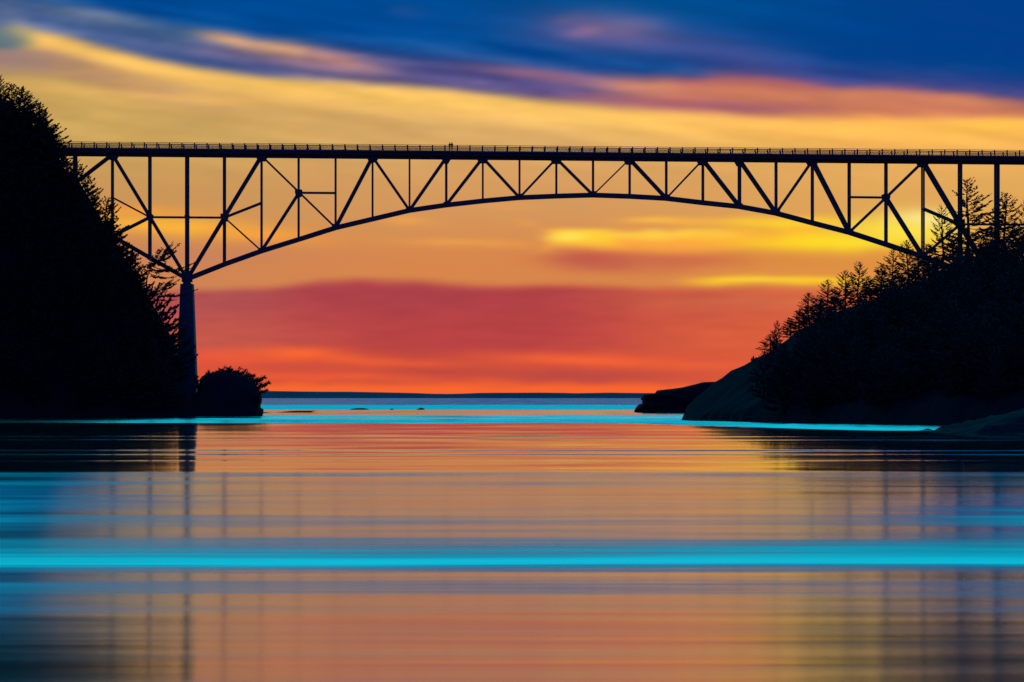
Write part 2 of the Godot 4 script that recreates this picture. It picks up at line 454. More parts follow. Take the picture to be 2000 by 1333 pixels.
const RIGHT_SHORE := [[20.0, 822.0], [27.6, 806.0], [61.0, 690.0], [80.0, 655.0], [140.0, 600.0], [400.0, 560.0]]
const RIDGE := 818.0

func left_height(x: float, z: float) -> float:
	var px := 1000.0 + x * F / 1000.0
	var top := (HORIZON - smooth_curve(LEFT_GROUND, px)) / 9.475 + EYE
	var d := -z
	var front := 984.0 + 3.0 * fine.get_noise_2d(x * 3.0, 0.0)
	var g := -0.25 + 1.25 * smoothstep(front - 6.0, front + 4.0, d)
	var back := 1.0 - smoothstep(1090.0, 1240.0, d) * 1.2
	var rock := 1.3 * fine.get_noise_3d(x * 6.0, z * 6.0, 0.0) * clampf(top * 0.3, 0.0, 1.0)
	return top * g * back + rock - (1.0 - g) * 1.0

func right_height(x: float, z: float) -> float:
	var d := -z
	var xe := x - maxf(0.0, d - RIDGE) * 0.11
	var px := 1000.0 + xe * F / RIDGE
	var top := (HORIZON - smooth_curve(RIGHT_GROUND, px)) / F * RIDGE + EYE
	if top < 0.2:
		return -1.5
	var shore := curve(RIGHT_SHORE, x) + 2.5 * fine.get_noise_2d(x * 4.0, 9.0)
	var t := (d - shore) / maxf(RIDGE - shore, 6.0)
	var g := 1.0
	if t < 0.0:
		g = maxf(t * 6.0, -0.5)
	elif t < 1.0:
		g = 0.12 * smoothstep(0.0, 0.04, t) + 0.88 * pow(t, 1.15)
	var back := 1.0 - smoothstep(1080.0, 1300.0, d) * 1.2
	var calm := clampf(absf(d - RIDGE) / 25.0, 0.25, 1.0)
	return top * g * back + 0.9 * calm * fine.get_noise_3d(x * 7.0, z * 7.0, 4.0) * clampf(top * 0.3, 0.0, 1.0) + (0.45 * absf(fine.get_noise_3d(x * 26.0, z * 26.0, 4.0)) + 0.15 * fine.get_noise_3d(x * 70.0, z * 70.0, 4.0)) * clampf(top * 0.5, 0.0, 1.0)

func height_mesh(x0: float, x1: float, z0: float, z1: float, step: float, f: Callable) -> ArrayMesh:
	var nx := int((x1 - x0) / step)
	var nz := int((z0 - z1) / step)
	var st := SurfaceTool.new()
	st.begin(Mesh.PRIMITIVE_TRIANGLES)
	for j in nz + 1:
		for i in nx + 1:
			var x := x0 + i * step
			var z := z0 - j * step
			st.add_vertex(Vector3(x, maxf(f.call(x, z), -3.0), z))
	for j in nz:
		for i in nx:
			var a := j * (nx + 1) + i
			for k in [a, a + nx + 1, a + nx + 2, a, a + nx + 2, a + 1]:
				st.add_index(k)
	st.generate_normals()
	return st.commit()

# rock built of stacked contours; left and right are the limits in x by height, deep its half depth
func rock_mesh(sections: Array, deep: float, seed_: int) -> ArrayMesh:
	var n := FastNoiseLite.new()
	n.seed = seed_
	n.frequency = 0.35
	n.fractal_octaves = 4
	var st := SurfaceTool.new()
	st.begin(Mesh.PRIMITIVE_TRIANGLES)
	const SIDES := 40
	for s in sections:
		var cx: float = (s[1] + s[2]) * 0.5
		var rx: float = (s[2] - s[1]) * 0.5
		for k in SIDES:
			var a := TAU * k / SIDES
			var p := Vector3(cos(a), 0, sin(a))
			var sq := 1.0 / pow(pow(absf(p.x), 3.0) + pow(absf(p.z), 3.0), 1.0 / 3.0)
			var q := Vector3(cx + rx * p.x * sq, s[0], deep * s[3] * p.z * sq)
			var r := 1.0 + (0.20 * n.get_noise_3dv(q) if absf(p.z) > 0.25 else 0.0)
			st.add_vertex(Vector3(cx + (q.x - cx) * r, q.y, q.z * r))
	for i in sections.size() - 1:
		for k in SIDES:
			var a := i * SIDES + k
			var b := i * SIDES + (k + 1) % SIDES
			for t in [a, b, b + SIDES, a, b + SIDES, a + SIDES]:
				st.add_index(t)
	var last := (sections.size() - 1) * SIDES
	for k in range(1, SIDES - 1):
		for t in [last, last + k, last + k + 1]:
			st.add_index(t)
	st.generate_normals()
	return st.commit()

# ------------------------------------------------------------------ trees

var kv := PackedVector3Array()
var kn := PackedVector3Array()
var ki := PackedInt32Array()

func kite(p: Vector3, dir: Vector3, long_: float, wide: float) -> void:
	var side := dir.cross(Vector3(rng.randf_range(-1, 1), rng.randf_range(-1, 1), rng.randf_range(-1, 1))).normalized() * wide * 0.5
	var n := kv.size()
	var m := p + dir * long_ * 0.45
	kv.append_array([p, m + side, p + dir * long_, m - side])
	var nn := dir.cross(side).normalized()
	kn.append_array([nn, nn, nn, nn])
	ki.append_array([n, n + 1, n + 2, n, n + 2, n + 3])

func tube(st: SurfaceTool, pts: Array, radii: Array, sides: int) -> void:
	var rings: Array = []
	for i in pts.size():
		var dir: Vector3 = (pts[mini(i + 1, pts.size() - 1)] - pts[maxi(i - 1, 0)]).normalized()
		var u := dir.cross(Vector3(0.31, 0.2, 0.93)).normalized()
		var w := dir.cross(u)
		var ring: Array[Vector3] = []
		for k in sides:
			var a := TAU * k / sides
			ring.append(pts[i] + (u * cos(a) + w * sin(a)) * radii[i])
		rings.append(ring)
	for i in rings.size() - 1:
		for k in sides:
			var l := (k + 1) % sides
			for v in [rings[i][k], rings[i][l], rings[i + 1][l], rings[i][k], rings[i + 1][l], rings[i + 1][k]]:
				st.add_vertex(v)

# a conifer: height, crown radius, branches per metre, needle width, share of bare trunk, lean in x, one-sidedness to +x
func conifer(seed_: int, tall: float, reach: float, per_m: float, wide: float, bare: float, lean := 0.0, sided := 0.0, ragged := 0.5) -> Array:
	rng.seed = seed_
	kv = PackedVector3Array()
	kn = PackedVector3Array()
	ki = PackedInt32Array()
	var wood := begin()
	var stem := func(t: float) -> Vector3:
		return Vector3(lean * tall * t * t + 0.012 * tall * sin(t * 7.0 + seed_), tall * t, 0.01 * tall * sin(t * 5.0))
	var pts := []
	var rad := []
	for k in 11:
		var t := k / 10.0
		pts.append(stem.call(t))
		rad.append(0.019 * tall * pow(1.0 - t, 0.85) + 0.02)
	pts[0] = pts[0] - Vector3(0, 0.8, 0)
	tube(wood, pts, rad, 7)
	var n := int(tall * (1.0 - bare) * per_m)
	var turn := 0.0
	for b in n:
		var t := bare + (1.0 - bare) * (b + rng.randf()) / n
		turn += 2.4 + rng.randf_range(-0.5, 0.5)
		var out := Vector3(cos(turn), 0, sin(turn))
		var u := (t - bare) / (1.0 - bare)
		var shape := pow(1.0 - u, 0.8) * (0.55 + 0.45 * smoothstep(0.0, 0.25, u)) + 0.035
		var size := reach * shape * (1.0 - ragged + ragged * 2.0 * pow(rng.randf(), 0.8)) * maxf(0.15, 1.0 + sided * out.x)
		if size < 0.2:
			size = 0.2
		var rise := lerpf(-0.18, 0.75, pow(u, 1.6)) + rng.randf_range(-0.2, 0.2)
		var p0: Vector3 = stem.call(t)
		var steps := maxi(3, int(size / 0.3))
		var bp := []
		var br := []
		for k in steps + 1:
			var s := float(k) / steps
			bp.append(p0 + (out * s + Vector3.UP * (rise * s - 0.25 * s * (1.0 - s) + 0.16 * s * s)) * size + Vector3(0, 0.03 * rng.randfn(), 0))
			br.append((0.010 + 0.012 * size) * (1.05 - s))
		tube(wood, bp, br, 3)
		var from := 0.12 if size < 1.2 else 0.28
		var m := maxi(3, int(size * 5.5))
		for k in m:
			var s := from + (1.0 - from) * (k + rng.randf()) / m
			var f := s * steps
			var i := mini(int(f), steps - 1)
			var p: Vector3 = bp[i].lerp(bp[i + 1], f - i)
			var along: Vector3 = (bp[i + 1] - bp[i]).normalized()
			var across := along.cross(Vector3.UP).normalized() * (1.0 if k % 2 == 0 else -1.0)
			var tw := minf(0.22 * size + 0.16, 0.85) * (1.15 - 0.65 * s) * rng.randf_range(0.6, 1.3)
			var dir := (along * 0.75 + across * rng.randf_range(0.3, 1.0) + Vector3.UP * rng.randf_range(-0.35, 0.3)).normalized()
			kite(p, dir, tw * 1.25, wide)
			kite(p + dir * tw * 0.35, (dir + along * 0.6 + Vector3.UP * rng.randf_range(-0.5, 0.4)).normalized(), tw * 0.7, wide * 0.9)
			kite(p, (along * 0.5 + Vector3.UP * rng.randf_range(-0.9, 0.5) + across * 0.3).normalized(), tw * 0.55, wide)
		kite(bp[steps], (bp[steps] - bp[steps - 1]).normalized(), 0.45, wide)
	for k in 10:
		kite(stem.call(1.0 - 0.012 * k), Vector3(rng.randf_range(-0.5, 0.5), 0.9, rng.randf_range(-0.5, 0.5)).normalized(), 0.35, wide * 0.7)
	return [done(wood), foliage()]

func foliage() -> ArrayMesh:
	var a := []
	a.resize(Mesh.ARRAY_MAX)
	a[Mesh.ARRAY_VERTEX] = kv
	a[Mesh.ARRAY_NORMAL] = kn
	a[Mesh.ARRAY_INDEX] = ki
	var m := ArrayMesh.new()
	m.add_surface_from_arrays(Mesh.PRIMITIVE_TRIANGLES, a)
	return m

# a wind-shorn bush: several stems fanning out, leafy sprays at their ends
func bush(seed_: int, wide: float, tall: float, sweep: float) -> Array:
	rng.seed = seed_
	kv = PackedVector3Array()
	kn = PackedVector3Array()
	ki = PackedInt32Array()
	var wood := begin()
	for s in 11:
		var a := rng.randf() * TAU
		var dir := Vector3(cos(a) * wide * rng.randf_range(0.3, 1.2) + sweep * tall, tall * rng.randf_range(0.4, 1.1), sin(a) * wide * rng.randf_range(0.2, 0.8))
		var bp := []
		var br := []
		for k in 6:
			var t := k / 5.0
			bp.append(Vector3(0, -0.3, 0) + Vector3(dir.x * t, dir.y * pow(t, 0.7), dir.z * t) + Vector3(0.06, 0.09, 0.06) * rng.randfn())
			br.append(0.05 * (1.1 - t))
		tube(wood, bp, br, 4)
		for k in 26:
			var f := (0.25 + 0.75 * pow(rng.randf(), 0.7)) * 5.0
			var i := mini(int(f), 4)
			var p: Vector3 = bp[i].lerp(bp[i + 1], f - i)
			var out: Vector3 = ((bp[i + 1] - bp[i]).normalized() + Vector3(rng.randfn(), rng.randfn() * 0.6 + 0.1, rng.randfn()) * 0.55).normalized()
			kite(p, out, rng.randf_range(0.3, 0.85), 0.13)
			kite(p + out * 0.2, (out + Vector3(rng.randfn(), rng.randfn(), rng.randfn()) * 0.5).normalized(), rng.randf_range(0.2, 0.5), 0.11)
	return [done(wood), foliage()]

var kinds := {}

func plant(called: String, kind: String, where: Vector3, size: Vector3, turn: float, label: String, category: String, group := "") -> Node3D:
	var t := thing(called, label, category, where, group)
	t.rotation.y = turn
	t.scale = size
	part("trunk" if category == "tree" else "stem", kinds[kind][0], mats["bark"], t)
	part("crown" if category == "tree" else "foliage", kinds[kind][1], mats["needles"], t)
	return t

# ------------------------------------------------------------------ bridge

const THETA := 0.015         # the bridge turns a little away to the right
const TRUSS_GAP := 4.2
var ALONG := Vector3(cos(THETA), 0, -sin(THETA))
var BACK := Vector3(-sin(THETA), 0, -cos(THETA))

func on_bridge(px: float, py: float) -> Vector3:
	# a point in the plane of the near truss
	var r := at(px, py, 1.0) - Vector3(0, EYE, 0)
	var s := 1000.0 / (-r.z - r.x * tan(THETA))
	return Vector3(0, EYE, 0) + r * s

const PANELS := [-0.5, 72.0, 144.8, 217.8, 291.1, 364.1, 437.1, 509.8, 582.4, 654.8, 727.2, 799.6, 871.5, 943.1, 1015.0, 1087.1, 1159.0, 1230.7, 1302.4, 1374.1, 1445.8, 1517.4, 1588.5, 1660.7, 1732.7, 1805.1, 1877.8, 1950.0, 2022.5, 2095.0, 2167.5, 2240.0, 2312.5]
const LOWER := {217.8: 461.0, 291.1: 503.0, 364.1: 545.0, 437.1: 516.0, 509.8: 490.0, 582.4: 467.5, 654.8: 444.5, 727.2: 427.5, 799.6: 410.5, 871.5: 400.0, 943.1: 392.0, 1015.0: 385.5, 1087.1: 382.5, 1159.0: 380.5, 1230.7: 383.0, 1302.4: 387.0, 1374.1: 395.5, 1445.8: 403.0, 1517.4: 416.0, 1588.5: 435.0, 1660.7: 453.5, 1732.7: 477.0, 1805.1: 501.0, 1877.8: 530.0, 1950.0: 558.0, 2022.5: 518.0, 2095.0: 477.0}

func deck_low(px: float) -> float:
	return 304.0 + (px - 218.0) * 0.0090

func build_bridge() -> void:
	var steel := speckle("bridge_steel", lin(0.040, 0.060, 0.050), lin(0.065, 0.080, 0.068), 0.03, 3.0, 0.65)
	var concrete := speckle("concrete", lin(0.09, 0.09, 0.088), lin(0.15, 0.147, 0.14), 0.02, 4.0, 0.9)
	var root := thing("truss_bridge", "dark steel arched cantilever truss bridge crossing high over the water between two wooded cliffs", "bridge")
	var both := [Vector3.ZERO, BACK * TRUSS_GAP]
	# deck: slab, kerb fascia and the girders under it
	var a := on_bridge(-60.0, 300.0 + 0.0)
	var b := on_bridge(2420.0, 300.0)
	var mid := BACK * (TRUSS_GAP * 0.5)
	var upper := func(px: float, rise: float) -> Vector3:
		return on_bridge(px, deck_low(px)) + Vector3.UP * rise
	part("deck_slab", one_bar(upper.call(-60.0, 1.36) + mid, upper.call(2420.0, 1.36) + mid, 0.34, 8.6, BACK), concrete, root)
	part("roadway", one_bar(upper.call(-60.0, 1.56) + mid, upper.call(2420.0, 1.56) + mid, 0.05, 6.4, BACK), mat("asphalt", lin(0.04, 0.04, 0.042), 0.9), root)
	for off in [-1.45, TRUSS_GAP + 1.45]:
		part("fascia_girder", one_bar(upper.call(-60.0, 0.95) + BACK * off, upper.call(2420.0, 0.95) + BACK * off, 0.78, 0.22, BACK), steel, root)
	for off in [0.0, TRUSS_GAP]:
		part("top_chord", one_bar(upper.call(-60.0, 0.50) + BACK * off, upper.call(2420.0, 0.50) + BACK * off, 1.06, 0.5, BACK), steel, root)
	# trusses
	var member := func(called: String, p: Vector2, q: Vector2, w: float, deep: float) -> void:
		for o: Vector3 in both:
			part(called, one_bar(on_bridge(p.x, p.y) + o, on_bridge(q.x, q.y) + o, w, deep, BACK), steel, root)
	for i in PANELS.size():
		var x: float = PANELS[i]
		if LOWER.has(x):
			var w := 0.36
			if x == 364.1 or x == 1950.0:
				w = 0.70
			elif x in [871.5, 1445.8, 291.1, 437.1, 1877.8]:
				w = 0.52
			member.call("vertical_post", Vector2(x, deck_low(x) - 2.0), Vector2(x, LOWER[x]), w, 0.42)
			if i + 1 < PANELS.size() and LOWER.has(PANELS[i + 1]):
				var y: float = PANELS[i + 1]
				member.call("bottom_chord", Vector2(x, LOWER[x]), Vector2(y, LOWER[y]), 0.86, 0.55)
		elif x > 100.0:
			member.call("vertical_post", Vector2(x, deck_low(x) - 2.0), Vector2(x, 400.0 if x < 1000.0 else 470.0), 0.62, 0.5)
		# cross members from truss to truss
		part("floor_beam", one_bar(upper.call(x, 0.62) - BACK * 1.3, upper.call(x, 0.62) + BACK * (TRUSS_GAP + 1.3), 0.30, 0.75, Vector3.UP), steel, root)
		if LOWER.has(x):
			part("cross_strut", one_bar(on_bridge(x, LOWER[x]) + BACK * 0.3, on_bridge(x, LOWER[x]) + BACK * (TRUSS_GAP - 0.3), 0.28, 0.4, Vector3.UP), steel, root)
	var diag := [[217.8, 0, 144.8, 357, 0.52], [217.8, 0, 364.1, 545, 0.60], [217.8, 385, 291.1, 424, 0.34], [291.1, 424, 217.8, 461, 0.46],
		[364.1, 545, 509.8, 0, 0.62], [437.1, 424.5, 509.8, 396, 0.36], [437.1, 424.5, 509.8, 490, 0.32], [509.8, 0, 654.8, 444.5, 0.36], [509.8, 490, 582.4, 377, 0.48],
		[654.8, 444.5, 727.2, 0, 0.66], [727.2, 0, 799.6, 410.5, 0.50], [799.6, 410.5, 871.5, 0, 0.58], [871.5, 400, 943.1, 0, 0.58], [943.1, 0, 1015.0, 385.5, 0.46],
		[1015.0, 385.5, 1087.1, 0, 0.40], [1087.1, 0, 1159.0, 380.5, 0.42], [1159.0, 380.5, 1230.7, 0, 0.26], [1230.7, 0, 1302.4, 387, 0.60], [1302.4, 387, 1374.1, 0, 0.36],
		[1374.1, 0, 1445.8, 403, 0.64], [1445.8, 0, 1517.4, 416, 0.62], [1517.4, 416, 1588.5, 0, 0.46], [1588.5, 0, 1660.7, 453.5, 0.72], [1660.7, 453.5, 1732.7, 385.5, 0.44],
		[1732.7, 385.5, 1805.1, 0, 0.46], [1732.7, 385.5, 1805.1, 501, 0.58], [1805.1, 0, 1877.8, 438, 0.68], [1877.8, 438, 1950.0, 558, 0.66], [1805.1, 407, 1877.8, 438, 0.42],
		[1877.8, 438, 1805.1, 501, 0.42], [1950.0, 558, 2095.0, 0, 0.6], [2022.5, 438, 2095.0, 477, 0.4]]
	for g in diag:
		var y0: float = g[1] if g[1] > 0 else deck_low(g[0]) - 3.0
		var y1: float = g[3] if g[3] > 0 else deck_low(g[2]) - 3.0
		member.call("diagonal_brace", Vector2(g[0], y0), Vector2(g[2], y1), g[4], 0.36)
	for g in [[291.1, 423.7, 364.1, 424.2], [364.1, 424.2, 437.1, 424.7], [582.4, 376.0, 654.8, 376.5], [1660.7, 384.5, 1732.7, 385.3], [1877.8, 437.5, 1950.0, 438.2], [1950.0, 438.2, 2022.5, 438.6]]:
		member.call("horizontal_strut", Vector2(g[0], g[1]), Vector2(g[2], g[3]), 0.30, 0.32)
	# gusset plates: [px, py, half width at top, half width below, rise, drop] in metres
	var plate := func(px: float, py: float, wt: float, wb: float, up: float, down: float) -> void:
		for o: Vector3 in both:
			for face in [-0.30, 0.30]:
				var st := begin()
				var c: Vector3 = on_bridge(px, py) + o + BACK * float(face)
				var ring := [c + ALONG * -wt + Vector3.UP * up, c + ALONG * wt + Vector3.UP * up, c + ALONG * wt * 0.98, c + ALONG * wb - Vector3.UP * down, c - ALONG * wb - Vector3.UP * down, c - ALONG * wt * 0.98]
				for s in [-1, 1]:
					for k in range(1, 5):
						var tri := [0, k, k + 1] if s > 0 else [0, k + 1, k]
						for v in tri:
							st.add_vertex(ring[v] + BACK * (0.02 * -s))
				for k in 6:
					var l := (k + 1) % 6
					for v: Vector3 in [ring[k] - BACK * 0.02, ring[k] + BACK * 0.02, ring[l] + BACK * 0.02, ring[k] - BACK * 0.02, ring[l] + BACK * 0.02, ring[l] - BACK * 0.02]:
						st.add_vertex(v)
				part("gusset_plate", done(st), steel, root)
	for x: float in [217.8, 509.8, 727.2, 943.1, 1087.1, 1230.7, 1374.1, 1588.5, 1805.1]:
		plate.call(x, deck_low(x), 1.15, 0.72, 0.35, 0.75)
	for x: float in [871.5, 1445.8]:
		plate.call(x, deck_low(x), 0.95, 0.42, 0.35, 0.9)
	for x: float in [654.8, 799.6, 1015.0, 1159.0, 1302.4, 1517.4, 1660.7, 1805.1]:
		plate.call(x, LOWER[x], 0.72, 0.78, 0.75, 0.30)
	for x: float in [509.8, 871.5, 1445.8]:
		plate.call(x, LOWER[x], 0.55, 0.75, 0.60, 0.25)
	for q in [[291.1, 424.0, 0.62], [437.1, 424.5, 0.75], [364.1, 424.2, 0.45], [582.4, 377.0, 0.72], [1732.7, 385.5, 0.72], [1877.8, 438.0, 0.8]]:
		plate.call(q[0], q[1], q[2], q[2] * 0.7, q[2], q[2])
	for q in [[364.1, 545.0], [1950.0, 558.0]]:
		plate.call(q[0], q[1], 0.95, 1.05, 0.95, 0.6)
	# piers with their bearing blocks
	for q in [[364.1, 555.0, 790.0], [1950.0, 568.0, 720.0]]:
		var top := on_bridge(q[0], q[1])
		var pier := begin()
		var foot := on_bridge(q[0], q[2])
		var ta := 1.25
		var tb := ta + (top.y - foot.y) * 0.036
		var near := -1.5
		var far := TRUSS_GAP + 1.5
		var ring := []
		for e in [[foot, tb, 0.9], [top, ta, 0.0]]:
			for k in [[-1, near - e[2]], [1, near - e[2]], [1, far + e[2]], [-1, far + e[2]]]:
				ring.append(e[0] + ALONG * (k[0] * e[1]) + BACK * k[1])
		for f in [[0, 1, 5, 4], [1, 2, 6, 5], [2, 3, 7, 6], [3, 0, 4, 7], [4, 5, 6, 7]]:
			for k in [0, 2, 1, 0, 3, 2]:
				pier.add_vertex(ring[f[k]])
		var shaft := part("pier", done(pier), concrete, root)
		shaft.set_meta("label", "tapered concrete pier under the steel arch")
		for o: Vector3 in both:
			var st := begin()
			var c: Vector3 = top + o
			var block := []
			for e in [[0.0, 0.85], [0.85, 0.38]]:
				for k in [[-1, -0.7], [1, -0.7], [1, 0.7], [-1, 0.7]]:
					block.append(c + Vector3.UP * float(e[0]) + ALONG * (k[0] * e[1]) + BACK * float(k[1]))
			for f in [[0, 1, 5, 4], [1, 2, 6, 5], [2, 3, 7, 6], [3, 0, 4, 7], [4, 5, 6, 7]]:
				for k in [0, 2, 1, 0, 3, 2]:
					st.add_vertex(block[f[k]])
			part("bearing_block", done(st), steel, shaft)
	# railings: posts three to a panel, two rails, a lattice of crossed bars
	for off in [-1.42, TRUSS_GAP + 1.42]:
		var rail := Node3D.new()
		rail.name = "railing"
		root.add_child(rail, true)
		var o := BACK * float(off)
		var p0: Vector3 = upper.call(-36.0, 1.53) + o
		var p1: Vector3 = upper.call(2404.0, 1.53) + o
		var n := 100
		part("top_rail", one_bar(p0 + Vector3.UP * 1.16, p1 + Vector3.UP * 1.16, 0.10, 0.09, BACK), steel, rail)
		part("middle_rail", one_bar(p0 + Vector3.UP * 0.90, p1 + Vector3.UP * 0.90, 0.08, 0.07, BACK), steel, rail)
		part("bottom_rail", one_bar(p0 + Vector3.UP * 0.14, p1 + Vector3.UP * 0.14, 0.06, 0.07, BACK), steel, rail)
		var bay := (p1 - p0) / n
		var lat := begin()
		var cross := 9
		for k in cross:
			var l := bay * ((k + 0.15) / cross)
			var r := bay * ((k + 1.15) / cross)
			bar(lat, l + Vector3.UP * 0.16, r + Vector3.UP * 0.88, 0.055, 0.03, BACK)
			bar(lat, r + Vector3.UP * 0.16 + BACK * 0.032, l + Vector3.UP * 0.88 + BACK * 0.032, 0.055, 0.03, BACK)
		var lattice := done(lat)
		var post := one_bar(Vector3.ZERO, Vector3.UP * 1.13, 0.26, 0.16, BACK)
		for k in n + 1:
			var v := part("post", post, steel, rail)
			v.position = p0 + bay * k
			if k < n:
				var q := part("lattice_panel", lattice, steel, rail)
				q.position = p0 + bay * k

# ------------------------------------------------------------------ people

func capsule(p: Vector3, a: Vector3, b: Vector3, ra: float, rb: float) -> float:
	var ab := b - a
	var t := clampf((p - a).dot(ab) / maxf(ab.length_squared(), 1e-6), 0.0, 1.0)
	return (p - a - ab * t).length() - lerpf(ra, rb, t)

# surface nets over a field of tapered capsules [a, b, ra, rb, colour], joined with a smooth minimum
func flesh(st: SurfaceTool, bones: Array, cell: float, k: float) -> void:
	var lo := Vector3.ONE * 99.0
	var hi := -lo
	for b in bones:
		for e: Vector3 in [b[0], b[1]]:
			var r := Vector3.ONE * (maxf(b[2], b[3]) + cell * 2.0)
			lo = lo.min(e - r)
			hi = hi.max(e + r)
	var n := Vector3i(((hi - lo) / cell).ceil()) + Vector3i.ONE
	var field := PackedFloat32Array()
	field.resize(n.x * n.y * n.z)
	for z in n.z:
		for y in n.y:
			for x in n.x:
				var p := lo + Vector3(x, y, z) * cell
				var d := 1.0
				for b in bones:
					var e := capsule(p, b[0], b[1], b[2], b[3])
					if e < d + k:
						var h := clampf(0.5 + 0.5 * (d - e) / k, 0.0, 1.0)
						d = lerpf(d, e, h) - k * h * (1.0 - h)
				field[x + n.x * (y + n.y * z)] = d
	var spot := {}
	var pts: Array[Vector3] = []
	var cols: Array[Color] = []
	var sx := 1
	var sy := n.x
	var sz := n.x * n.y
	for z in n.z - 1:
		for y in n.y - 1:
			for x in n.x - 1:
				var at0 := x + sy * y + sz * z
				var sum := Vector3.ZERO
				var hits := 0
				for e in [[0, 1], [2, 3], [4, 5], [6, 7], [0, 2], [1, 3], [4, 6], [5, 7], [0, 4], [1, 5], [2, 6], [3, 7]]:
					var ca := Vector3(e[0] & 1, (e[0] >> 1) & 1, e[0] >> 2)
					var cb := Vector3(e[1] & 1, (e[1] >> 1) & 1, e[1] >> 2)
					var fa := field[at0 + int(ca.x) * sx + int(ca.y) * sy + int(ca.z) * sz]
					var fb := field[at0 + int(cb.x) * sx + int(cb.y) * sy + int(cb.z) * sz]
					if (fa < 0.0) != (fb < 0.0):
						sum += ca.lerp(cb, fa / (fa - fb))
						hits += 1
				if hits > 0:
					spot[at0] = pts.size()
					var p := lo + (Vector3(x, y, z) + sum / hits) * cell
					pts.append(p)
					var best := 9.0
					var col := Color.WHITE
					for b in bones:
						var e := capsule(p, b[0], b[1], b[2], b[3])
						if e < best:
							best = e
							col = b[4]
					cols.append(col)
	var quad := func(ids: Array, flip: bool) -> void:
		var v := []
		for i in ids:
			v.append(spot[i])
		for t in ([0, 1, 2, 0, 2, 3] if flip else [0, 2, 1, 0, 3, 2]):
			st.set_color(cols[v[t]])
			st.add_vertex(pts[v[t]])
	for z in range(1, n.z - 1):
		for y in range(1, n.y - 1):
			for x in range(1, n.x - 1):
				var i := x + sy * y + sz * z
				var inside := field[i] < 0.0
				if inside != (field[i + sx] < 0.0):
					quad.call([i - sy - sz, i - sz, i, i - sy], not inside)
				if inside != (field[i + sy] < 0.0):
					quad.call([i - sx - sz, i - sx, i, i - sz], not inside)
				if inside != (field[i + sz] < 0.0):
					quad.call([i - sx - sy, i - sy, i, i - sx], not inside)

func person(where: Vector3, turn: float, label: String, coat: Color, trousers: Color, long_hair: bool, bulk: float) -> void:
	var t := thing("person", label, "person", where, "people on the bridge")
	t.rotation.y = turn
	var skin := Color(0.35, 0.2, 0.14)
	var shoe := Color(0.03, 0.028, 0.026)
	var v := func(x: float, y: float, z: float) -> Vector3:
		return Vector3(x, y, z)
	var bones := [
		[v.call(0, 0.98, 0), v.call(0, 1.12, 0), 0.15 * bulk, 0.13 * bulk, coat], [v.call(0, 1.12, 0), v.call(0, 1.36, 0), 0.135 * bulk, 0.15 * bulk, coat],
		[v.call(-0.13, 1.40, 0), v.call(0.13, 1.40, 0), 0.075, 0.075, coat], [v.call(0, 1.42, 0), v.call(0, 1.53, 0.01), 0.058, 0.052, skin],
		[v.call(0, 1.60, 0.015), v.call(0, 1.665, 0.0), 0.082, 0.095, skin], [v.call(0, 1.55, 0.04), v.call(0, 1.6, 0.045), 0.055, 0.06, skin], [v.call(0, 1.615, 0.1), v.call(0, 1.595, 0.118), 0.012, 0.016, skin]]
	for s in [-1.0, 1.0]:
		bones.append_array([
			[v.call(s * 0.095, 0.93, 0), v.call(s * 0.10, 0.50, 0.015), 0.092, 0.062, trousers], [v.call(s * 0.10, 0.50, 0.015), v.call(s * 0.105, 0.10, -0.01), 0.06, 0.042, trousers],
			[v.call(s * 0.105, 0.045, -0.03), v.call(s * 0.115, 0.035, 0.15), 0.045, 0.035, shoe], [v.call(s * 0.085, 1.63, 0.0), v.call(s * 0.09, 1.60, -0.005), 0.02, 0.014, skin],
			[v.call(s * 0.19, 1.40, 0), v.call(s * 0.245, 1.12, -0.02), 0.062, 0.050, coat], [v.call(s * 0.245, 1.12, -0.02), v.call(s * 0.20, 1.04, 0.22), 0.048, 0.036, coat],
			[v.call(s * 0.20, 1.04, 0.22), v.call(s * 0.19, 1.04, 0.31), 0.030, 0.034, skin]])
	var st := SurfaceTool.new()
	st.begin(Mesh.PRIMITIVE_TRIANGLES)
	flesh(st, bones, 0.026, 0.03)
	# fingers, curled over the handrail
	for s in [-1.0, 1.0]:
		for k in 5:
			st.set_color(skin)
			var x: float = s * (0.19 + (k - 1.5) * 0.021)
			var long_: float = [0.06, 0.075, 0.08, 0.075, 0.06][k]
			var p: Vector3 = v.call(x, 1.045, 0.33)
			if k == 4:
				p = v.call(s * 0.155, 1.035, 0.27)
				tube(st, [p, p + v.call(-s * 0.03, -0.01, 0.03), p + v.call(-s * 0.035, -0.025, 0.055)], [0.011, 0.010, 0.006], 6)
			else:
				tube(st, [p, p + v.call(0, 0.0, long_ * 0.5), p + v.call(0, -0.02, long_ * 0.8), p + v.call(0, -0.05, long_ * 0.85)], [0.010, 0.009, 0.008, 0.005], 6)
	st.index()
	st.generate_normals()
	part("body", st.commit(), mats["people"], t)
	var hs := SurfaceTool.new()
	hs.begin(Mesh.PRIMITIVE_TRIANGLES)
	var dark := Color(0.03, 0.02, 0.015)
	var hair := [[v.call(0, 1.675, -0.012), v.call(0, 1.68, 0.012), 0.103, 0.098, dark], [v.call(0, 1.62, -0.05), v.call(0, 1.66, -0.03), 0.08, 0.09, dark]]
	if long_hair:
		hair.append([v.call(0, 1.62, -0.07), v.call(0, 1.36, -0.11), 0.10, 0.085, dark])
		for s in [-1.0, 1.0]:
			hair.append([v.call(s * 0.075, 1.64, -0.02), v.call(s * 0.10, 1.42, -0.03), 0.045, 0.04, dark])
	flesh(hs, hair, 0.02, 0.03)
	hs.index()
	hs.generate_normals()
	part("hair", hs.commit(), mats["people"], t)

# ------------------------------------------------------------------ scene

